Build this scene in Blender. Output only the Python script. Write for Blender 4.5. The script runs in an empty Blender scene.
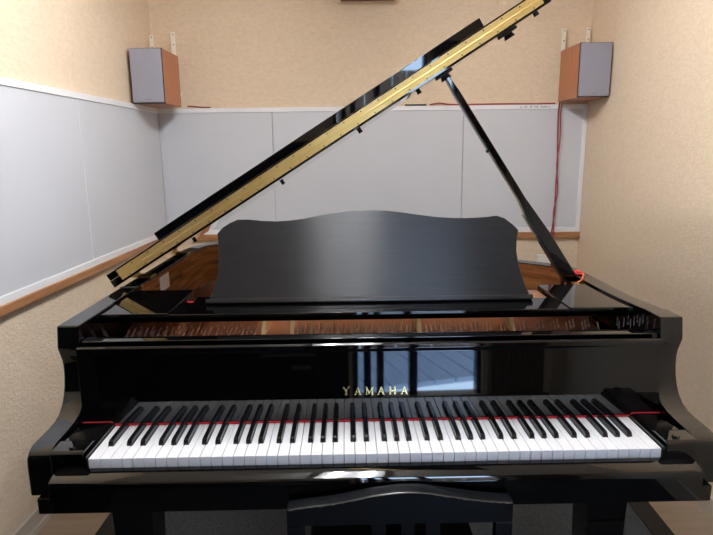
import bpy, bmesh, math, random
from mathutils import Matrix, Vector
random.seed(5)
sc = bpy.context.scene
COL = sc.collection
R = math.radians
PSI = R(1.8855)                      # the piano stands slightly turned in the room
CP, SP = math.cos(PSI), math.sin(PSI)

# ------------------------------------------------------------------ materials
def mat(name, col, rough=.5, metal=0, ior=None, spec=None, coat=0, bump=None, emit=None, aniso=0, sheen=0):
    m = bpy.data.materials.new(name); m.use_nodes = True
    nt = m.node_tree; b = nt.nodes['Principled BSDF']
    b.inputs['Base Color'].default_value = (*col, 1)
    b.inputs['Roughness'].default_value = rough
    b.inputs['Metallic'].default_value = metal
    if ior: b.inputs['IOR'].default_value = ior
    if spec is not None: b.inputs['Specular IOR Level'].default_value = spec
    if coat: b.inputs['Coat Weight'].default_value = coat; b.inputs['Coat Roughness'].default_value = .03
    if emit:
        b.inputs['Emission Color'].default_value = (*emit[0], 1); b.inputs['Emission Strength'].default_value = emit[1]
    if aniso: b.inputs['Anisotropic'].default_value = aniso
    if sheen: b.inputs['Sheen Weight'].default_value = sheen
    if bump:                           # (scale xyz, noise scale, strength, distance)
        tc = nt.nodes.new('ShaderNodeTexCoord'); mp = nt.nodes.new('ShaderNodeMapping')
        mp.inputs['Scale'].default_value = bump[0]
        nz = nt.nodes.new('ShaderNodeTexNoise'); nz.inputs['Scale'].default_value = bump[1]; nz.inputs['Detail'].default_value = 4
        bp = nt.nodes.new('ShaderNodeBump'); bp.inputs['Strength'].default_value = bump[2]; bp.inputs['Distance'].default_value = bump[3]
        L = nt.links.new
        L(tc.outputs['Object'], mp.inputs['Vector']); L(mp.outputs['Vector'], nz.inputs['Vector'])
        L(nz.outputs['Fac'], bp.inputs['Height']); L(bp.outputs['Normal'], b.inputs['Normal'])
    return m

def vary(m, c1, c2, mscale, nscale, detail=6, distort=0, lo=.3, hi=.7):
    """noise driven colour variation (grain, mottle)"""
    nt = m.node_tree; b = nt.nodes['Principled BSDF']; L = nt.links.new
    tc = nt.nodes.new('ShaderNodeTexCoord'); mp = nt.nodes.new('ShaderNodeMapping'); mp.inputs['Scale'].default_value = mscale
    nz = nt.nodes.new('ShaderNodeTexNoise'); nz.inputs['Scale'].default_value = nscale
    nz.inputs['Detail'].default_value = detail; nz.inputs['Distortion'].default_value = distort
    rp = nt.nodes.new('ShaderNodeValToRGB')
    rp.color_ramp.elements[0].position = lo; rp.color_ramp.elements[0].color = (*c1, 1)
    rp.color_ramp.elements[1].position = hi; rp.color_ramp.elements[1].color = (*c2, 1)
    L(tc.outputs['Object'], mp.inputs['Vector']); L(mp.outputs['Vector'], nz.inputs['Vector'])
    L(nz.outputs['Fac'], rp.inputs['Fac']); L(rp.outputs['Color'], b.inputs['Base Color'])
    return m

WALLC = (.74, .60, .445)
M = {}
M['wall'] = vary(mat('beige wallpaper', WALLC, .85, bump=((1, 1, 1.8), 60, .7, .005)),
                 (.71, .57, .415), (.775, .638, .48), (1, 1, 2.0), 45, 4)
M['ceiling'] = mat('white ceiling', (.80, .78, .74), .9)
M['panel'] = vary(mat('grey white board', (.6, .63, .66), .45, bump=((1, 1, 1), 400, .1, .0005)),
                  (.59, .61, .655), (.615, .635, .68), (1, 1, 1), 3)
M['seam'] = mat('board seam', (.50, .53, .56), .6)
M['white_trim'] = mat('white painted trim', (.80, .81, .83), .45)
M['wood_trim'] = vary(mat('brown wood ledge', (.33, .15, .06), .4), (.30, .13, .05), (.42, .20, .085), (1, 1, 14), 6)
M['floor'] = vary(mat('tan floor', (.40, .30, .21), .5), (.37, .275, .19), (.45, .345, .25), (1, 9, 1), 4)
M['baseboard'] = mat('pale baseboard', (.58, .53, .46), .5)
M['rug'] = vary(mat('charcoal carpet', (.05, .055, .062), .95, bump=((1, 1, 1), 350, .8, .003)), (.042, .051, .060), (.095, .11, .125), (1, 1, 1), 160, 2)
M['added_carpet'] = mat('black carpet', (.018, .019, .021), .95)
M['rug_edge'] = mat('black rug edging', (.008, .008, .009), .6)
M['lacquer'] = mat('black polished lacquer', (.0012, .0013, .0018), .03, ior=1.55)
M['satin'] = vary(mat('satin black board', (.008, .0095, .012), .33, ior=1.6, aniso=1.0, bump=((1.2, 2, 220), 8, .15, .0006)),
                  (.008, .009, .011), (.014, .015, .018), (1.5, 1, 26), 5)
_nt = M['satin'].node_tree; _tg = _nt.nodes.new('ShaderNodeCombineXYZ'); _tg.inputs[0].default_value = CP; _tg.inputs[1].default_value = SP
_nt.links.new(_tg.outputs['Vector'], _nt.nodes['Principled BSDF'].inputs['Tangent'])
_nt.nodes['Principled BSDF'].inputs['Anisotropic Rotation'].default_value = .25
M['satin_chair'] = mat('worn black chair lacquer', (.004, .005, .007), .25, ior=1.48)
M['worn'] = mat('chipped bare edge', (.075, .065, .05), .6)
M['white_key'] = mat('white key acrylic', (.79, .80, .83), .22)
M['black_key'] = mat('black key', (.004, .004, .0045), .2, ior=1.42)
M['red_felt'] = mat('red felt', (.46, .012, .022), .9)
M['brass'] = vary(mat('brass hinge', (.82, .60, .24), .42, metal=1), (.76, .54, .20), (.88, .66, .28), (1, 1, 1), 9)
M['gold'] = mat('gold lettering', (.88, .66, .27), .22, metal=1)
M['screw'] = mat('dark screw head', (.10, .07, .03), .4, metal=1)
M['rubber'] = mat('black rubber', (.012, .012, .012), .7)
M['bronze'] = mat('bronze painted plate', (.40, .155, .06), .4, metal=.3)
M['bronze_lit'] = mat('bronze strut with painted glint', (.93, .66, .33), .4, metal=.0)  # light catching the strut fronts is put into this brighter colour
M['pinsteel'] = mat('steel tuning pin', (.72, .55, .44), .3, metal=.8)
M['copper'] = mat('copper strings', (.58, .28, .14), .35, metal=1)
M['rimwood'] = vary(mat('mahogany inner rim', (.22, .085, .03), .22, ior=1.55), (.15, .05, .016), (.40, .17, .06), (.9, .9, 13), 5, distort=.5)
M['soundboard'] = vary(mat('spruce soundboard', (.5, .32, .15), .4), (.45, .28, .12), (.58, .38, .2), (14, 1, 1), 5)
M['paper'] = mat('white paper tag', (.72, .66, .62), .8)
M['cherry'] = vary(mat('cherry veneer', (.40, .15, .07), .4), (.36, .125, .055), (.46, .18, .085), (14, 14, 1), 6)
M['grille'] = mat('grey speaker cloth', (.30, .30, .36), .9, bump=((1, 1, 1), 900, .5, .001))
M['dark'] = mat('dark plastic', (.02, .02, .022), .5)
M['badge'] = mat('grey badge print', (.22, .22, .25), .4)
M['cream'] = mat('cream painted steel', (.82, .78, .68), .45)
M['red_cable'] = mat('dark red cable', (.30, .035, .035), .45)
M['ink'] = mat('grey printing ink', (.25, .25, .27), .6)
M['socket'] = mat('white socket plastic', (.8, .79, .76), .4)
M['brown_dark'] = mat('dark brown fixture', (.16, .09, .06), .6)
M['red_cloth'] = mat('red cloth', (.62, .045, .04), .9)
M['orange'] = mat('orange cord', (.75, .22, .06), .7)
M['cabinet'] = mat('black cabinet', (.010, .010, .012), .35)
M['cabinet_panel'] = mat('grey cabinet panel', (.22, .22, .25), .5)
M['steel'] = mat('brushed steel', (.6, .6, .62), .3, metal=1)
M['curtain'] = mat('brown curtain', (.13, .08, .055), .9)
M['lamp'] = mat('lit lamp diffuser', (.9, .9, .9), .5, emit=((.985, .985, 1.0), 63))
M['fence'] = vary(mat('added brown fence boards', (.2, .12, .075), .8), (.16, .095, .06), (.25, .16, .10), (3, 1, .4), 6)
M['deck'] = vary(mat('sky tinted deck boards', (.62, .62, .62), .6), (.42, .52, .68), (.52, .61, .76), (2, .4, 1), 6)  # blue cast of the sky is put into the board colour

# ------------------------------------------------------------------ mesh building
class MB:
    def __init__(s): s.bm = bmesh.new(); s.mats = []
    def _mi(s, m):
        if m is None: return 0
        if m not in s.mats: s.mats.append(m)
        return s.mats.index(m)
    def box(s, x0, x1, y0, y1, z0, z1, bev=0, m=None):
        b = bmesh.new()
        v = [b.verts.new((x, y, z)) for x in (x0, x1) for y in (y0, y1) for z in (z0, z1)]
        for f in ((0, 1, 3, 2), (4, 6, 7, 5), (0, 4, 5, 1), (2, 3, 7, 6), (0, 2, 6, 4), (1, 5, 7, 3)): b.faces.new([v[i] for i in f])
        return s.add(b, bev, m)
    def add(s, b, bev=0, m=None, mtx=None, seg=2):
        bmesh.ops.recalc_face_normals(b, faces=b.faces)
        if bev: bmesh.ops.bevel(b, geom=[e for e in b.edges if len(e.link_faces) == 2 and e.calc_face_angle(0) > .5], offset=bev, segments=seg, profile=.5, affect='EDGES')
        mi = s._mi(m)
        for f in b.faces: f.material_index = mi
        if mtx: bmesh.ops.transform(b, matrix=mtx, verts=b.verts)
        me = bpy.data.meshes.new('t'); b.to_mesh(me); b.free(); s.bm.from_mesh(me); bpy.data.meshes.remove(me)
        return s
    def prism(s, pts, axis, a0, a1, bev=0, m=None, mtx=None, seg=2):
        """polygon pts (2D) extruded along axis; x:(y,z) y:(x,z) z:(x,y)"""
        b = bmesh.new()
        def P(p, a): return {'x': (a, p[0], p[1]), 'y': (p[0], a, p[1]), 'z': (p[0], p[1], a)}[axis]
        lo = [b.verts.new(P(p, a0)) for p in pts]; hi = [b.verts.new(P(p, a1)) for p in pts]
        n = len(pts)
        b.faces.new(lo); b.faces.new(hi[::-1])
        for i in range(n): b.faces.new((lo[i], hi[i], hi[(i + 1) % n], lo[(i + 1) % n]))
        return s.add(b, bev, m, mtx, seg)
    def band(s, out, inn, z0, z1, closed=False, bev=0, m=None):
        """wall between two polylines in plan"""
        b = bmesh.new(); n = len(out)
        g = [[b.verts.new((p[0], p[1], z)) for p in q] for q, z in ((out, z0), (inn, z0), (inn, z1), (out, z1))]
        for i in range(n if closed else n - 1):
            j = (i + 1) % n
            for k in range(4): b.faces.new((g[k][i], g[k][j], g[(k + 1) % 4][j], g[(k + 1) % 4][i]))
        if not closed:
            b.faces.new([g[k][0] for k in range(4)]); b.faces.new([g[k][-1] for k in range(3, -1, -1)])
        return s.add(b, bev, m)
    def tube(s, pts, r, n=8, m=None, square=False):
        b = bmesh.new(); rings = []
        pts = [Vector(p) for p in pts]; up = Vector((0, 0, 1))
        rr = r if isinstance(r, (list, tuple)) else [r] * len(pts)
        for i, p in enumerate(pts):
            t = (pts[min(i + 1, len(pts) - 1)] - pts[max(i - 1, 0)]).normalized()
            u = t.cross(Vector((0, 1, 0)) if abs(t.y) < .9 else up).normalized(); w = t.cross(u)
            rings.append([b.verts.new(p + (u * math.cos(2 * math.pi * (k + .5) / n) + w * math.sin(2 * math.pi * (k + .5) / n)) * rr[i]) for k in range(n)])
        for A, B in zip(rings, rings[1:]):
            for k in range(n): b.faces.new((A[k], A[(k + 1) % n], B[(k + 1) % n], B[k]))
        b.faces.new(rings[0]); b.faces.new(rings[-1][::-1])
        return s.add(b, 0, m)
    def cyl(s, c, r0, r1, z0, z1, n=20, m=None, axis='z', bev=0):
        b = bmesh.new(); h = z1 - z0
        bmesh.ops.create_cone(b, cap_ends=True, segments=n, radius1=r0, radius2=r1, depth=h, matrix=Matrix.Translation((0, 0, h / 2)))
        rot = {'z': Matrix(), 'y': Matrix.Rotation(-math.pi / 2, 4, 'X'), 'x': Matrix.Rotation(math.pi / 2, 4, 'Y')}[axis]
        off = {'z': (c[0], c[1], z0), 'y': (c[0], z0, c[1]), 'x': (z0, c[0], c[1])}[axis]
        return s.add(b, bev, m, Matrix.Translation(off) @ rot)
    def build(s, name, m, parent=None, mtx=None, smooth=32):
        if mtx: bmesh.ops.transform(s.bm, matrix=mtx, verts=s.bm.verts)
        a = R(smooth)
        for f in s.bm.faces: f.smooth = True
        for e in s.bm.edges: e.smooth = len(e.link_faces) == 2 and e.calc_face_angle(9) < a
        me = bpy.data.meshes.new(name); s.bm.to_mesh(me); s.bm.free()
        ms = s.mats if s.mats else [m]
        for k in ms: me.materials.append(M[k if k else m])
        o = bpy.data.objects.new(name, me); COL.objects.link(o)
        if parent: o.parent = parent
        wn = o.modifiers.new('normals', 'WEIGHTED_NORMAL'); wn.keep_sharp = True; wn.weight = 100
        return o

def tag(o, label=None, cat=None, group=None, kind=None):
    if label: o['label'] = label
    if cat: o['category'] = cat
    if group: o['group'] = group
    if kind: o['kind'] = kind
    return o
def thing(name, label, cat, loc=(0, 0, 0), rz=0, group=None):
    o = bpy.data.objects.new(name, None); COL.objects.link(o); o.location = loc; o.rotation_euler = (0, 0, rz)
    o.empty_display_size = .1
    return tag(o, label, cat, group)
def struct(o): o['kind'] = 'structure'; return o
def dup(root, label, loc=None, group=None):
    c = root.copy(); COL.objects.link(c)
    if loc: c.location = loc
    c['label'] = label
    if group: c['group'] = group
    for ch in list(root.children):
        k = ch.copy(); COL.objects.link(k); k.parent = c
        for g in ch.children:
            d = g.copy(); COL.objects.link(d); d.parent = k
    return c
def W(x, y, z):                       # piano frame -> room
    return (x * CP - y * SP, x * SP + y * CP, z)
def catmull(pts, n=6, closed=False):
    out = []; N = len(pts)
    rng = range(N if closed else N - 1)
    for i in rng:
        g = lambda k: Vector(pts[k % N] if closed else pts[max(0, min(N - 1, k))])
        p0, p1, p2, p3 = g(i - 1), g(i), g(i + 1), g(i + 2)
        for k in range(n):
            t = k / n
            out.append(tuple(.5 * ((2 * p1) + (p2 - p0) * t + (2 * p0 - 5 * p1 + 4 * p2 - p3) * t * t + (3 * p1 - p0 - 3 * p2 + p3) * t ** 3)))
    if not closed: out.append(tuple(pts[-1]))
    return out

# ------------------------------------------------------------------ room
XL, XR, YB, YR, ZC = -1.256, 1.281, 2.366, -1.95, 2.42
struct(MB().box(XL - .1, XR + .1, YR - .1, YB + .1, -.1, 0).build('floor', 'floor'))
struct(MB().box(XL - .1, XR + .1, YR - .1, YB + .1, ZC, ZC + .1).build('ceiling', 'ceiling'))
struct(MB().box(XL - .1, XL, YR - .1, YB + .1, 0, ZC).build('wall_left', 'wall'))
struct(MB().box(XR, XR + .1, YR - .1, YB + .1, 0, ZC).build('wall_right', 'wall'))
struct(MB().box(XL, XR, YB, YB + .1, 0, ZC).build('wall_back', 'wall'))
DX0, DX1, DZ = .03, .84, 2.0           # doorway in the wall behind the camera
struct(MB().box(XL, DX0, YR - .1, YR, 0, ZC).box(DX1, XR, YR - .1, YR, 0, ZC).box(DX0, DX1, YR - .1, YR, DZ, ZC).build('wall_rear', 'wall'))
struct(MB().box(XL, XL + .012, YR, YB, 0, .075).box(XL, XL + .02, YR, YB, 0, .022).build('baseboard_left', 'baseboard'))
struct(MB().box(XR - .012, XR, YR, YB, 0, .075).build('baseboard_right', 'baseboard'))
struct(MB().box(XL + .012, XR - .012, YB - .012, YB, 0, .075).build('baseboard_back', 'baseboard'))

PB, PT = .877, 1.622
# flat wall boards with thin white frame
def board(name, label, plane, a0, a1, grp):
    m = MB()
    if plane == 'left': m.box(XL, XL + .014, a0, a1, PB + .018, PT - .02, .0015)
    else: m.box(a0, a1, YB - .014, YB, PB + .018, PT - .02, .0015)
    return tag(m.build(name, 'panel'), label, 'wall panel', grp)
G = 'grey white acoustic boards around the walls'
board('wall_panel', 'large grey-white wall board nearest the camera on the left wall', 'left', -.60, 1.381, G)
board('wall_panel', 'narrow grey-white board on left wall beside the corner, under left speaker', 'left', 1.3865, 2.3535, G)
board('wall_panel', 'grey-white board on back wall left of the raised lid, by the left corner', 'back', XL + .015, -.5695, G)
board('wall_panel', 'wide middle grey-white board on back wall, behind the music desk', 'back', -.5655, .5575, G)
board('wall_panel', 'grey-white board on back wall below right speaker, crossed by red cable', 'back', .5615, 1.257, G)
struct(MB().box(XL, XL + .0146, 1.381, 1.3865, PB, PT).build('trim_1', 'white_trim'))
struct(MB().box(-.570, -.565, YB - .004, YB, PB, PT).box(.557, .562, YB - .004, YB, PB, PT).build('trim_2', 'seam'))
struct(MB().box(XL, XL + .020, -.60, YB, PT - .026, PT, .002).build('trim_3', 'white_trim'))
struct(MB().box(XL + .02, XR - .001, YB - .020, YB, PT - .026, PT, .002).build('trim_4', 'white_trim'))
struct(MB().box(XL, XL + .020, -.60, YB, PB - .004, PB + .024, .002).build('trim_5', 'white_trim'))
struct(MB().box(XL + .02, XR - .001, YB - .020, YB, PB - .004, PB + .024, .002).build('trim_6', 'white_trim'))
struct(MB().box(1.255, XR - .001, YB - .020, YB, PB + .02, PT - .02, .002).build('trim_7', 'white_trim'))
struct(MB().box(XL, XL + .028, -.60, YB, PB - .036, PB - .004, .003).build('trim_8', 'wood_trim'))
struct(MB().box(XL + .028, XR - .001, YB - .028, YB, PB - .040, PB - .004, .003).build('trim_9', 'wood_trim'))
# tiny unreadable print on the white top rail
pm = MB()
x = .885
for run, n in ((.045, 6), (.05, 6), (.055, 8)):
    for k in range(n):
        if random.random() < .85: pm.box(x, x + run / n * .62, YB - .0206, YB - .0200, 1.605, 1.605 + random.choice((.008, .010, .006)))
        x += run / n
    x += .012
struct(pm.build('trim_10', 'ink'))

# rug, with black edging
rg = thing('rug', 'dark charcoal carpet mat with black edging under the piano', 'rug', (0, 0, 0))
MB().box(-.94, 1.00, -.27, 1.95, 0, .010, .002).build('carpet', 'rug', rg)
tag(MB().band([(-1.01, -.34), (1.075, -.34), (1.075, 2.02), (-1.01, 2.02)], [(-.94, -.27), (1.0, -.27), (1.0, 1.95), (-.94, 1.95)], 0, .014, closed=True).build('edging', 'rug_edge', rg), 'black edging strip')

# ------------------------------------------------------------------ behind the camera
tag(MB().box(-1.21, 1.255, -1.93, -.36, 0, .010, .002).build('carpet', 'added_carpet'), 'unseen black carpet added behind the camera to darken reflections', 'carpet')  # unseen carpet, added so the keybed front reflects a dark floor
bk = thing('added_shelf_unit', 'unseen low black shelf unit added by the left wall for dark reflections', 'shelf', (XL + .016, -1.10, .0105))  # unseen unit, added to keep the left of the fallboard reflection black
MB().box(0, .012, -.55, .45, 0, 1.15).box(.012, .26, -.55, -.53, 0, 1.15).box(.012, .26, .43, .45, 0, 1.15).box(.012, .26, -.53, .43, 1.13, 1.15).box(.012, .26, -.53, .43, 0, .05).build('body', 'cabinet', bk)
for z in (.40, .76): MB().box(.0125, .255, -.529, .429, z, z + .02).build('shelf', 'cabinet', bk)
def rail(x0, x1): return (x0, x1, YR - .09, YR - .02, 0, DZ)
struct(MB().box(*rail(DX0, DX0 + .035)).box(*rail(.102, .146)).box(*rail(.183, .226)).box(*rail(.387, .437)).box(*rail(DX1 - .03, DX1)).box(DX0, DX1, YR - .09, YR - .02, DZ - .05, DZ).build('door_1', 'cabinet'))
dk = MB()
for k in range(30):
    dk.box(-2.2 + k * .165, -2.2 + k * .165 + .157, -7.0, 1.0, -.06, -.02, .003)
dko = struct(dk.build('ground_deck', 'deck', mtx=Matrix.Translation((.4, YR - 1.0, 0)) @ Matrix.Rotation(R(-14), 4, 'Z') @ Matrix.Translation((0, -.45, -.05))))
fe = MB()
for k in range(34): fe.box(-2.5 + k * .15, -2.5 + k * .15 + .142, -.02, .01, -.08, 1.9, .003)
struct(fe.build('ground_added_fence', 'fence', mtx=Matrix.Translation((.4, YR - 1.3, 0))))  # unseen fence, added to limit the bright sky showing through the doorway
cu = MB(); pts = []
for k in range(15): pts.append((.86 + k * .025, YR + .05 + (.025 if k % 2 else 0)))
cp = catmull(pts, 5)
cu.band(cp, [(p[0], p[1] + .004) for p in cp], .02, 2.05)
tag(cu.build('curtain', 'curtain'), 'brown hanging curtain beside the doorway behind the camera', 'curtain')
cb = thing('cabinet', 'wide black cabinet with grey drawer front behind the camera', 'cabinet', (-.60, YR + .003, 0))
MB().box(-.60, .60, 0, .20, .016, 1.25, .004).build('body', 'cabinet', cb)
MB().box(.09, .41, .201, .215, .34, .60, .003).build('drawer', 'cabinet_panel', cb)
d = MB().box(.09, .41, .201, .215, .06, .33, .003).build('drawer', 'cabinet', cb)
MB().box(.27, .385, .215, .235, .265, .285, .003).build('handle', 'steel', d)
for q in (-.58, -.25): MB().box(q, q + .31, .201, .215, .06, 1.2, .003).build('door', 'cabinet', cb)

# ceiling lamp : two long lit diffusers in a shallow tray
LX, LY = -.07, .50
lt = thing('ceiling_light', 'white two-tube ceiling light above the keyboard', 'ceiling light', (LX, LY, ZC - .002))
MB().box(-.17, .17, -.64, .64, -.03, 0, .004).build('tray', 'white_trim', lt)
for sx in (-.085, .085):
    MB().box(sx - .027, sx + .027, -.62, .62, -.085, -.03, .02).build('diffuser', 'lamp', lt)

tag(MB().box(-.155, .155, 2.21, YB - .001, 2.201, 2.37, .004).build('wall_fixture', 'brown_dark'), 'dark brown fixture on back wall at the very top edge, above the lid', 'wall fixture')

# ------------------------------------------------------------------ speakers, brackets, cables
def speaker(label, x0, y0, z0, yaw):
    t = thing('loudspeaker', label, 'speaker', (x0 + .084, y0, z0), R(yaw), 'cherry bookshelf loudspeakers in the corners')
    MB().box(-.084, .084, .012, .28, 0, .276, .002).build('cabinet', 'cherry', t)
    g = MB().box(-.081, .081, -.004, .012, .005, .273, .004).build('grille', 'grille', t)
    tag(g, 'grey cloth grille')
    MB().box(-.018, .018, -.0052, -.004, .016, .022).build('badge', 'badge', g)
    MB().box(-.0845, .0845, .0105, .0135, -.0005, .2765, .001).build('front_edge', 'dark', t)
    return t
speaker('cherry wood loudspeaker with grey grille mounted high in the left corner', -1.236, 1.97, 1.622, 0)
speaker('cherry wood loudspeaker with grey grille mounted high in the right corner', 1.105, 2.04, 1.634, 2.5)
def bracket(label, xs, y, yb, z0, tops):
    t = thing('speaker_bracket', label, 'bracket', (xs[0], y, z0), 0, 'cream steel brackets behind the loudspeakers')
    for xx, zt in zip(xs, tops):
        o = xx - xs[0]
        st = MB().box(o - .010, o + .010, 0, .004, 0, zt - z0, .0015).box(o - .012, o - .010, 0, .012, 0, zt - z0).box(o - .010, o - .004, .002, yb - y - .001, .03, .05).build('strip', 'cream', t)
        for dz in (.012, .065):
            MB().cyl((o, zt - z0 - dz), .0035, .0035, -.001, .001, 10, axis='y').build('screw_hole', 'screw', st)
    return t
bracket('cream steel bracket strips rising behind the left corner loudspeaker', (-1.215, -1.093), 2.262, YB, 1.66, (2.015, 2.028))
bracket('cream steel bracket strips rising behind the right corner loudspeaker', (1.113, 1.250), 2.334, YB, 1.67, (2.034, 2.040))

def cable(name, label, pts, r, mk, grp=None, n=6):
    return tag(MB().tube(catmull(pts, 6), r, n).build(name, mk), label, 'cable', grp)
yy = YB - .024
hc = thing('speaker_cable', 'twin red cable hanging from right speaker down the back wall board to the socket', 'cable', (1.10, yy - .02, 1.632))
def wire(pts, r):
    MB().tube(catmull(pts, 6), r, 6).build('wire', 'red_cable', hc, mtx=Matrix.Translation((-1.10, -(yy - .02), -1.632)))
wire([(1.104, yy - .03, 1.632), (1.108, yy - .002, 1.58), (1.110, yy - .006, 1.45), (1.118, yy - .006, 1.28), (1.116, yy - .008, 1.12), (1.117, yy - .010, 1.00), (1.106, yy - .014, .88), (1.097, yy - .016, .80), (1.088, yy - .008, .73)], .0045)
wire([(1.120, yy - .02, 1.632), (1.120, yy - .006, 1.56), (1.124, yy - .010, 1.42), (1.111, yy - .016, 1.28), (1.127, yy - .012, 1.12), (1.108, yy - .018, 1.00), (1.116, yy - .018, .88), (1.107, yy - .020, .80), (1.098, yy - .010, .73)], .0032)
cable('speaker_cable', 'red cable lying along the top of the white panel rail to the right speaker',
      [(.36, YB - .012, PT + .006), (.42, YB - .013, PT + .014), (.50, YB - .011, PT + .005), (.75, YB - .012, PT + .006), (.98, YB - .011, PT + .005), (1.09, YB - .014, PT + .006)], .0045, 'red_cable')
cable('speaker_cable', 'short red cable lying on the white panel rail right of the left speaker',
      [(-1.06, YB - .03, PT + .012), (-1.03, YB - .016, PT + .012), (-.98, YB - .012, PT + .006), (-.93, YB - .012, PT + .005)], .004, 'red_cable')
tag(MB().box(.215, .34, YB - .018, YB - .004, PT, PT + .010, .002).build('cable_clip', 'dark'), 'small dark clip on the white rail at end of the red cable', 'clip')
so = thing('wall_socket', 'white socket box on back wall where the red cable ends', 'socket', (1.082, YB, .70))
MB().box(-.055, .055, -.035, -.001, -.035, .032, .004).build('housing', 'socket', so)
for q in (-.02, .02): MB().box(q - .012, q + .012, -.0375, -.034, -.012, .012, .001).build('outlet', 'white_trim', so)

# ------------------------------------------------------------------ THE PIANO (built in its own frame, origin on the floor below the key fronts)
P = thing('grand_piano', 'black polished grand piano with raised lid, gold hinge and open keyboard', 'piano', (0, 0, 0), PSI)
KZ, TOP = .735, .970
# ---- case with arms
armprof = [(.190, .970), (.181, .918), (.186, .906), (.195, .885), (.198, .868), (.197, .845), (.192, .82), (.184, .80), (.172, .781), (.152, .765), (.130, .757), (.10, .754), (.06, .753), (.032, .751), (.016, .744), (.007, .731), (.005, .715), (.005, .647), (.40, .647), (.40, .970)]
out_l = [(-.745, .39), (-.745, .8), (-.745, 1.18), (-.738, 1.28), (-.715, 1.37), (-.66, 1.44), (-.58, 1.475), (-.48, 1.485), (-.36, 1.47), (-.24, 1.43)]
out_r = [(-.12, 1.37), (.02, 1.28), (.16, 1.185), (.32, 1.09), (.46, 1.01), (.58, .935), (.67, .86), (.713, .79), (.7195, .72), (.7195, .55), (.722, .42), (.731, .32), (.743, .24)]
outl = catmull(out_l + out_r, 5)
def offset(poly, d):
    o = []
    for i, p in enumerate(poly):
        a, b = Vector(poly[max(i - 1, 0)]), Vector(poly[min(i + 1, len(poly) - 1)])
        t = (b - a).normalized(); nrm = Vector((t.y, -t.x))
        o.append((p[0] + nrm.x * d, p[1] + nrm.y * d))
    return o
inl = offset(outl, .048)
case = MB().prism(armprof, 'x', -.745, -.694, .0035)
case.prism([(min(q[0], .26), q[1]) for q in armprof], 'x', .690, .745, .0035)
case.band(outl, inl, .655, TOP - .0006, bev=.002)
case.build('case', 'lacquer', P, smooth=40)
ir0 = offset(outl, .0485); ir1 = offset(outl, .056)
keep = [i for i, p in enumerate(ir0) if p[1] > (.60 if p[0] < 0 else .765)]
ir0 = [ir0[i] for i in keep]; ir1 = [ir1[i] for i in keep]
tag(MB().band(ir0, ir1, .80, TOP - .004).build('inner_rim', 'rimwood', P), 'glossy brown mahogany veneer inside the case')
# ---- plate, soundboard, struts, pins, strings
plan = [p for p in offset(outl, .058)]
plan = [(-.685, .255)] + [p for p in plan if p[1] > .44] + [(.655, .255)]
MB().prism(plan, 'z', .80, .812).build('soundboard', 'soundboard', P)
plate = MB().prism([(-.684, .26), (-.684, .66), (-.30, .66), (.0, .60), (.30, .58), (.655, .585), (.655, .26)], 'z', .83, .868, .003).build('iron_plate', 'bronze', P)
def strut(xa, xb, y0, y1, w, h0=.866, h1=.925):
    # a rib of the plate rising to the string bridge line
    a = math.atan2(xb - xa, y1 - y0); L_ = math.hypot(xb - xa, y1 - y0)
    m = MB().prism([(0, h0), (.06, h1), (L_ - .05, h1), (L_, h0)], 'x', -w / 2, w / 2, .002)
    return m.build('plate_strut', 'bronze_lit', plate, mtx=Matrix.Translation((xa, y0, 0)) @ Matrix.Rotation(-a, 4, 'Z'))
strut(-.295, -.255, .415, 1.20, .014); strut(-.215, -.232, .415, 1.16, .012); strut(.142, .135, .405, 1.0, .012); strut(.405, .375, .40, .80, .013)
for xx0, xx1 in ((-.68, -.315), (-.20, .13), (.155, .39), (.42, .65)):
    MB().prism([(.56, .868), (.575, .905), (.60, .905), (.612, .868)], 'x', xx0, xx1, .003).build('plate_ledge', 'bronze', plate)
pin = None; cnt = 0
for xx0, xx1, n in ((-.672, -.32, 31), (-.20, .128, 27), (.162, .385, 17), (.425, .645, 16)):
    for k in range(n):
        for row in ((0,) if n < 0 else (0,)):
            X = xx0 + (xx1 - xx0) * k / (n - 1); Y = .40 + .03 * ((k % 3) / 2) + .02 * (X + .7) * .3
            if pin is None:
                pin = MB().cyl((0, 0), .0026, .0024, 0, .027, 8).cyl((0, 0), .0036, .0036, .004, .010, 8).build('tuning_pin', 'pinsteel', P)
                o = pin
            else:
                o = pin.copy(); COL.objects.link(o); o.parent = P
            o.location = (X, Y, .866); o.rotation_euler = (R(-14), R(24 if X < -.3 else 8 if X < .14 else -10), 0); cnt += 1
st = MB()
for xx0, xx1, n, sl in ((-.672, -.32, 46, .34), (-.20, .128, 44, .10), (.162, .385, 34, .02), (.425, .645, 30, -.12)):
    for k in range(n):
        X = xx0 + (xx1 - xx0) * k / (n - 1); lim = 1.30 - max(0, X + .2) * .62 - max(0, -X - .5) * .3
        if X > .35: lim = min(lim, .86 - max(0, X - .5) * .8)
        st.tube([(X, .42, .882), (X, .585, .907), (X + sl * (lim - .585), lim, .890)], .0012 if X > -.3 else .0022, 4)
tag(st.build('strings', 'copper', P), 'fine copper and steel strings', kind='stuff')
tag(MB().box(-.678, .65, .60, .625, .906, .912).build('string_felt', 'red_felt', P), 'red felt strip across the strings')
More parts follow.
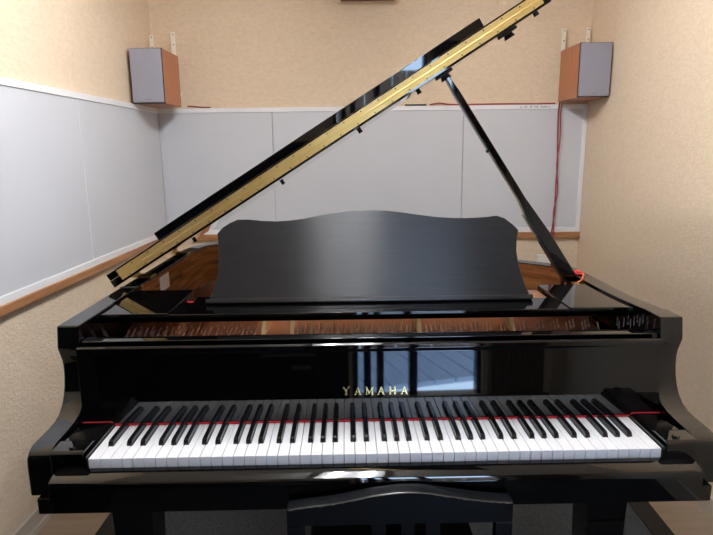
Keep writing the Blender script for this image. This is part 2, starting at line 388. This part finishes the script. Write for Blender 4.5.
# ---- keybed, keyslip, key blocks, belly rail, fallboard
MB().box(-.72, .72, -.018, .42, .618, .655, .003).build('keybed', 'lacquer', P)
ks = [(-.0035, .655), (-.0035, .7158), (-.0065, .7170), (-.018, .7155), (-.030, .7135), (-.040, .7112), (-.0465, .7078), (-.0500, .702), (-.051, .695), (-.051, .645), (-.0182, .645), (-.0182, .6552)]
MB().prism(ks, 'x', -.675, .675, .0008).build('keyslip', 'lacquer', P)
for s in (-1, 1):
    a, b = sorted((s * .620, s * .689))
    kb = MB().prism([(-.004, .656), (-.004, .747), (.002, .753), (.046, .753), (.058, .746), (.152, .744), (.152, .656)], 'x', a, b, .0022).build('key_block', 'lacquer', P)
    a, b = sorted((s * .614, s * .6195))
    MB().box(a, b, -.002, .152, .68, .742, .001).build('key_strip', 'lacquer', kb)
    MB().cyl((s * .648, .014), .008, .007, .753, .758, 14).build('block_screw', 'lacquer', kb)
fb = [(.1505, .726), (.1505, .740), (.1525, .80), (.1560, .905), (.1545, .9125), (.1540, .918), (.1556, .924), (.1600, .9270), (.168, .9265), (.174, .915), (.174, .726)]
fall = MB().prism(fb, 'x', -.6885, .6845, .0006).build('fallboard', 'lacquer', P, smooth=45)
MB().box(-.692, .688, .190, .226, .905, .9305, .003).build('fallboard_rail', 'lacquer', P)
MB().box(-.692, .688, .215, .225, .656, .905).build('belly_rail', 'lacquer', P)
MB().box(-.613, .613, .1455, .1500, .737, .7395).build('key_felt', 'red_felt', P)
for s in (-1, 1):
    a, b = sorted((s * .613, s * .688))
    MB().prism([(s * .612, .7362), (s * .6135, .7385), (s * .622, .7453), (s * .688, .7453), (s * .688, .7440), (s * .6225, .7440)], 'y', .1472, .1504).build('block_felt', 'red_felt', P)
# gold lettering
def letter(ch):
    m = MB(); h = .0185; w = .014
    def bar(x0, z0, x1, z1, t):
        d = Vector((x1 - x0, z1 - z0)).normalized(); nx, nz = -d.y * t / 2, d.x * t / 2
        m.prism([(x0 + nx, z0 + nz), (x1 + nx, z1 + nz), (x1 - nx, z1 - nz), (x0 - nx, z0 - nz)], 'y', -.0006, 0)
    def serif(x, z, l=.0052): m.box(x - l / 2, x + l / 2, -.0006, 0, z - .0007, z + .0007)
    TH, TN = .0034, .0017
    if ch == 'Y':
        bar(-w / 2 + .001, h, 0, h * .45, TH); bar(w / 2 - .001, h, 0, h * .45, TN); bar(0, h * .48, 0, 0, TH); serif(-w / 2 + .001, h); serif(w / 2 - .001, h); serif(0, 0, .007)
    if ch == 'A':
        bar(0, h, -w / 2 + .001, 0, TN); bar(0, h, w / 2 - .001, 0, TH); bar(-w * .26, h * .35, w * .26, h * .35, TN); serif(-w / 2 + .001, 0); serif(w / 2 - .001, 0)
    if ch == 'M':
        bar(-w * .5, 0, -w * .5, h, TN); bar(w * .5, 0, w * .5, h, TH); bar(-w * .5, h, 0, h * .12, TH); bar(w * .5, h, 0, h * .12, TN); serif(-w * .5, 0); serif(w * .5, 0); serif(-w * .55, h); serif(w * .55, h)
    if ch == 'H':
        bar(-w * .4, 0, -w * .4, h, TH); bar(w * .4, 0, w * .4, h, TH); bar(-w * .4, h * .5, w * .4, h * .5, .0036)
        for q in (-.4, .4): serif(w * q, 0, .0046); serif(w * q, h, .0046)
    return m
for k, ch in enumerate('YAMAHA'):
    X = -.065 + k * .0275
    o = letter(ch).build('gold_letter', 'gold', fall, mtx=Matrix.Translation((X, .1522, .802)) @ Matrix.Rotation(R(-2), 4, 'X'))
# ---- keys
PITCH = 1.225 / 52
names = 'ABCDEFG'
bl_off = {'A': .0035, 'C': -.0030, 'D': .0030, 'F': -.0040, 'G': 0}     # black to the right of this white
bc = {}                                                                 # black centre after white i
for i in range(51):
    n = names[i % 7]
    if n in bl_off: bc[i] = -.6125 + (i + 1) * PITCH + bl_off[n]
BW = .0125; GAP = .0006; YN = .0525; YE = .150
for i in range(52):
    x0 = -.6125 + i * PITCH + GAP; x1 = -.6125 + (i + 1) * PITCH - GAP
    tl = bc[i - 1] + BW / 2 if (i - 1) in bc else x0
    tr = bc[i] - BW / 2 if i in bc else x1
    poly = [(x0, 0), (x1, 0)]
    if tr < x1: poly += [(x1, YN), (tr, YN)]
    poly += [(tr, YE), (tl, YE)]
    if tl > x0: poly += [(tl, YN), (x0, YN)]
    poly = poly
    MB().prism(poly, 'z', KZ - .0225, KZ, .0009, seg=1).build('white_key', 'white_key', P)
for i, cx in bc.items():
    b = bmesh.new()
    hb, ht = .0054, .0043
    sec = [(YN + .0015, KZ - .006, hb), (YN + .0015, KZ + .001, hb), (YN + .0030, KZ + .0085, ht + .0003), (YN + .0075, KZ + .0118, ht), (YN + .013, KZ + .0122, ht), (.1495, KZ + .0122, ht)]
    lo = KZ - .006
    rows = []
    for (y, z, hw) in sec[2:]:
        rows.append([b.verts.new((cx - hb, y, lo)), b.verts.new((cx - hw - .0006, y, z - .0015)), b.verts.new((cx - hw + .0012, y, z)), b.verts.new((cx + hw - .0012, y, z)), b.verts.new((cx + hw + .0006, y, z - .0015)), b.verts.new((cx + hb, y, lo))])
    f0 = [b.verts.new((cx - hb, YN + .0012, lo)), b.verts.new((cx - hb, YN + .0012, KZ + .001)), b.verts.new((cx + hb, YN + .0012, KZ + .001)), b.verts.new((cx + hb, YN + .0012, lo))]
    for A, B in zip(rows, rows[1:]):
        for k in range(5): b.faces.new((A[k], A[k + 1], B[k + 1], B[k]))
    r = rows[0]
    b.faces.new((f0[0], f0[1], f0[2], f0[3])); b.faces.new((f0[1], r[1], r[2], r[3], r[4], f0[2]))
    b.faces.new((f0[0], r[0], r[1], f0[1])); b.faces.new((f0[3], f0[2], r[4], r[5])); b.faces.new(rows[-1])
    MB().add(b).build('black_key', 'black_key', P, smooth=20)
# ---- music desk on its slide boards
for s in (-1, 1):
    a, b = (-.6925, -.521) if s < 0 else (.519, .688)
    MB().box(a, b, .307, .566, .9400, .9635, .0025).build('slide_board', 'lacquer', P)
MB().box(-.5195, .5175, .305, .425, .9395, .961, .003).build('desk_shelf', 'lacquer', P)
dp = [(-.444, 0), (-.431, .024), (-.42, .06), (-.414, .1), (-.414, .147), (-.417, .175), (-.4195, .196), (-.405, .213), (-.385, .226), (-.363, .2355), (-.335, .2355), (-.296, .231), (-.256, .229), (-.216, .231), (-.176, .236), (-.135, .244), (-.088, .2525), (-.041, .2575), (.008, .259), (.05, .2565), (.095, .251), (.142, .2435), (.195, .236), (.235, .233), (.276, .232), (.31, .233), (.337, .2345), (.364, .238), (.387, .230), (.41, .211), (.424, .196), (.418, .170), (.415, .136), (.418, .102), (.425, .069), (.436, .032), (.450, 0)]
dm = Matrix.Translation((0, .405, .9615)) @ Matrix.Rotation(R(-20), 4, 'X')
desk = MB().prism(dp, 'y', 0, .012, .0016).build('music_desk', 'satin', P, mtx=dm)
tag(desk, 'satin black music desk with wavy top edge')
MB().box(-.444, .450, -.014, .001, .0, .012, .002).build('desk_lip', 'satin', desk, mtx=dm)
MB().box(-.36, .36, -.0145, -.0135, .0105, .0125).build('lip_wear', 'worn', desk, mtx=dm)
for sx in (-.33, .33):
    MB().tube([(sx, .50, 1.11), (sx, .425, .963)], .006, 6).build('desk_stay', 'brass', desk)
MB().box(.452, .512, .43, .55, .935, .952, .002).build('desk_runner', 'rimwood', P)
MB().box(-.505, -.45, .43, .55, .925, .945, .002).build('desk_runner', 'lacquer', P)
# ---- lid
TH = R(32.0)
lm = Matrix.Translation((-.757, 0, .973)) @ Matrix.Rotation(-TH, 4, 'Y')      # local: x = s along the lid, y = depth, z = outward normal
T = .0225
lo_ = []
lp = catmull([(-.017, .60), (-.017, 1.15)], 1) + catmull([(-.012, 1.27), (.012, 1.38), (.07, 1.46), (.16, 1.51), (.27, 1.52), (.40, 1.50), (.52, 1.455), (.64, 1.40), (.78, 1.31), (.92, 1.215), (1.08, 1.12), (1.22, 1.04), (1.34, .965), (1.43, .89), (1.478, .81), (1.492, .74)], 4) + [(1.513, .60)]
lid = MB().prism(lp, 'z', 0, T, .0015).build('lid', 'lacquer', P, mtx=lm)
fm = lm @ Matrix.Translation((0, .60, T)) @ Matrix.Rotation(R(2.4), 4, 'X')
MB().prism([(-.015, 0), (1.511, 0), (1.500, .41), (-.013, .41)], 'z', .0008, T, .0015).prism([(.045, .385), (1.435, .385), (1.435, .41), (.045, .41)], 'z', T - .002, T + .034, .002).build('lid_flap', 'lacquer', lid, mtx=fm)
# brass piano hinge
s0, s1 = .020, 1.492
MB().box(s0, s1, .5982, .5998, .0068, T - .0008).build('hinge_leaf', 'brass', lid, mtx=lm)
MB().box(s0, s1, -.0016, 0, .0016, T - .0045).build('hinge_leaf', 'brass', lid, mtx=fm)
MB().tube([(s0, .5985, T), (s1, .5985, T)], .0019, 10).build('hinge_knuckle', 'brass', lid, mtx=lm)
sm = MB().cyl((0, 0), .0021, .0021, -.0008, .0002, 8, axis='y').build('hinge_screw', 'screw', lid)
first = True
for k in range(25):
    for which in (0, 1):
        s = s0 + .03 + k * .0588 + (.026 if which else 0)
        if s > s1 - .01: continue
        q = (lm @ Vector((s, .598, .0105))) if which == 0 else (fm @ Vector((s, -.0016, .0125)))
        if first: o = sm; first = False
        else: o = sm.copy(); COL.objects.link(o); o.parent = lid
        o.location = q; o.rotation_euler = (0, -TH, 0)
for s, y in ((.51, 1.30), (.885, 1.05), (1.12, .92), (1.482, .66), (.06, 1.30)):
    MB().cyl((s, y), .0085, .0075, -.0105, 0, 12).build('rubber_bumper', 'rubber', lid, mtx=lm)
for s in (1.168, 1.385):
    MB().box(s - .024, s + .024, .63, .69, -.009, 0, .003).cyl((s, .66), .017, .012, -.022, -.008, 14).build('prop_cup', 'rubber', lid, mtx=lm)
for y in (.72, 1.15):
    hb = MB().box(-.752, -.70, y, y + .05, .9695, .9725).tube([(-.757, y, .973), (-.757, y + .05, .973)], .006, 8)
    hb.build('lid_hinge', 'brass', P)
MB().box(-.745, -.692, .575, .585, .9692, .9712).build('hinge_pad', 'rubber', P)
# ---- prop stick
py = .655
def pt(t): return Vector((.668 + (.244 - .668) * t, py, .940 + (1.578 - .940) * t))
pr = MB()
d = (pt(1) - pt(0)).normalized(); L_ = (pt(1) - pt(0)).length; ang = math.atan2(d.x, d.z)
pm_ = Matrix.Translation(pt(0)) @ Matrix.Rotation(ang, 4, 'Y')
pr.prism([(-.018, 0), (.019, 0), (.018, .20), (.010, .33), (.0095, L_ - .05), (.006, L_), (-.006, L_), (-.0095, L_ - .05), (-.011, .34), (-.018, .28)], 'y', -.015, .015, .003)
prop = pr.build('lid_prop', 'lacquer', P, mtx=pm_)
MB().prism([(-.025, .03), (-.0205, .03), (-.0205, .27), (-.023, .29)], 'y', -.012, .012, .001).build('short_prop', 'lacquer', prop, mtx=pm_)
MB().cyl((0, 0), .005, .004, -.016, -.009, 10, axis='x').build('prop_knob', 'rubber', prop, mtx=pm_ @ Matrix.Translation((0, 0, .515)))
MB().box(.652, .690, .62, .70, .925, .952, .003).build('prop_block', 'brass', P)
# ---- small things inside
MB().box(-.6879, -.6872, .765, .865, .905, .957).build('paper_label', 'paper', P)
# ---- legs and pedals
leg = None
for X, Y in ((-.613, .24), (.603, .24), (-.28, 1.22)):
    m = MB()
    m.prism([(-.056, .618), (.056, .618), (.052, .50), (.040, .09), (-.040, .09), (-.052, .50)], 'y', -.05, .05, .004)
    m.box(-.062, .062, -.06, .06, .575, .619, .004)
    lg = m.build('leg', 'lacquer', P, mtx=Matrix.Translation((X, Y, 0)))
    MB().cyl((X, Y), .018, .018, .055, .092, 14).cyl((Y, .038), .024, .024, X - .011, X + .011, 18, axis='x').build('caster', 'brass', lg)
ly = MB()
for sx in (-.07, .07): ly.tube([(sx, .42, .62), (sx * 1.1, .42, .16)], .014, 10)
ly.box(-.15, .15, .36, .48, .10, .165, .006).box(-.12, .12, .38, .46, .60, .625, .003)
lyre = ly.build('pedal_lyre', 'lacquer', P)
for sx in (-.075, 0, .075):
    MB().prism([(sx - .010, .37), (sx + .010, .37), (sx + .017, .27), (sx, .245), (sx - .017, .27)], 'z', .07, .082, .002).box(sx - .006, sx + .006, .36, .42, .08, .105).build('pedal', 'brass', lyre)

# red cloth and orange cord lying by the prop
rc = MB().prism([(.676, .665), (.700, .662), (.706, .69), (.700, .715), (.684, .72), (.676, .70)], 'z', .9705, .9755, .002).prism([(.682, .672), (.698, .67), (.698, .70), (.684, .70)], 'z', .9755, .980, .002)
tag(rc.build('cloth', 'red_cloth', mtx=Matrix.Rotation(PSI, 4, 'Z')), 'small folded red felt cloth lying on the right rim beside the prop', 'cloth')
tag(MB().tube(catmull([W(.700, .665, .9735), W(.688, .64, .974), W(.672, .61, .967), W(.655, .595, .9635), W(.640, .575, .9635)], 5), .0028, 6).build('cord', 'orange'), 'short orange cord at the foot of the lid prop', 'cord')

# ------------------------------------------------------------------ chair pushed in at the keyboard, back to the camera
CX, CY = .041, -.079
ch = thing('piano_chair', 'black wooden chair with worn curved top rail in front of the keyboard', 'chair', W(CX, CY, 0), PSI)
hw = .2275
cz = catmull([(-hw, .668), (-.19, .6735), (-.13, .6805), (-.06, .6945), (0, .7015), (.05, .7005), (.11, .690), (.17, .680), (hw, .675)], 4)
MB().prism(cz + [(hw, .630), (-hw, .630)], 'y', -.013, .020, .003).build('top_rail', 'satin_chair', ch)
for s in (-1, 1):
    MB().prism([(s * hw, .6305), (s * (hw - .034), .6305), (s * (hw - .034), .0105), (s * hw, .0105)], 'y', -.013, .013, .002).build('back_leg', 'satin_chair', ch)
for a, b in ((-.058, -.028), (.002, .030), (.052, .082)):
    MB().box(a, b, -.009, .009, .40, .6305, .002).build('slat', 'satin_chair', ch)
MB().box(-hw + .034, hw - .034, -.010, .010, .375, .415, .002).build('back_rail', 'satin_chair', ch)
MB().box(-.20, .20, .014, .37, .405, .455, .012).build('seat', 'satin_chair', ch)
for s in (-1, 1):
    MB().box(*sorted((s * .195, s * .160)), .325, .36, .0105, .405, .002).build('front_leg', 'satin_chair', ch)
ew = MB()
random.seed(3)
lowl = []; upl = []
for k in range(121):
    x = -hw + .004 + (2 * hw - .008) * k / 120
    i = max(j for j in range(len(cz)) if cz[j][0] <= x + 1e-6); i = min(i, len(cz) - 2)
    t_ = (x - cz[i][0]) / (cz[i + 1][0] - cz[i][0]); z = cz[i][1] * (1 - t_) + cz[i + 1][1] * t_
    wd = random.choice((.0002, .0003, .0004, .0012, .0020)) if abs(x + .02) > .05 else .0002
    upl.append((x, z - .0012)); lowl.append((x, z - .0016 - wd))
ew.prism(upl + lowl[::-1], 'y', -.0134, -.0118)
tag(ew.build('worn_edge', 'worn', ch), 'chipped bare wood along the top rail edge')

# ------------------------------------------------------------------ daylight outside the doorway
w = bpy.data.worlds.new('World'); sc.world = w; w.use_nodes = True
bg = w.node_tree.nodes['Background']
bg.inputs['Color'].default_value = (.50, .71, 1.0, 1); bg.inputs['Strength'].default_value = 18.0

# ------------------------------------------------------------------ camera
cam = bpy.data.cameras.new('Camera'); co = bpy.data.objects.new('Camera', cam); COL.objects.link(co)
r_ = Vector((0.99984841, 0.01435502, -0.00985361)); u_ = Vector((0.00677436, 0.20060787, 0.9796482)); f_ = Vector((-0.01603958, 0.97956644, -0.20048021))
co.matrix_world = Matrix(((r_.x, u_.x, -f_.x, -.02196082), (r_.y, u_.y, -f_.y, -1.10973796), (r_.z, u_.z, -f_.z, 1.36723008), (0, 0, 0, 1)))
cam.sensor_width = 36; cam.lens = 569.492 * 36 / 713; cam.clip_start = .02
sc.camera = co
sc.view_settings.view_transform = 'Standard'; sc.view_settings.look = 'None'
sc.view_settings.gamma = 1; sc.view_settings.use_curve_mapping = False
sc.view_settings.exposure = 0.06
sc.cycles.use_denoising = True
sc.cycles.max_bounces = 10; sc.cycles.diffuse_bounces = 6; sc.cycles.glossy_bounces = 6
sc.cycles.sample_clamp_indirect = 8
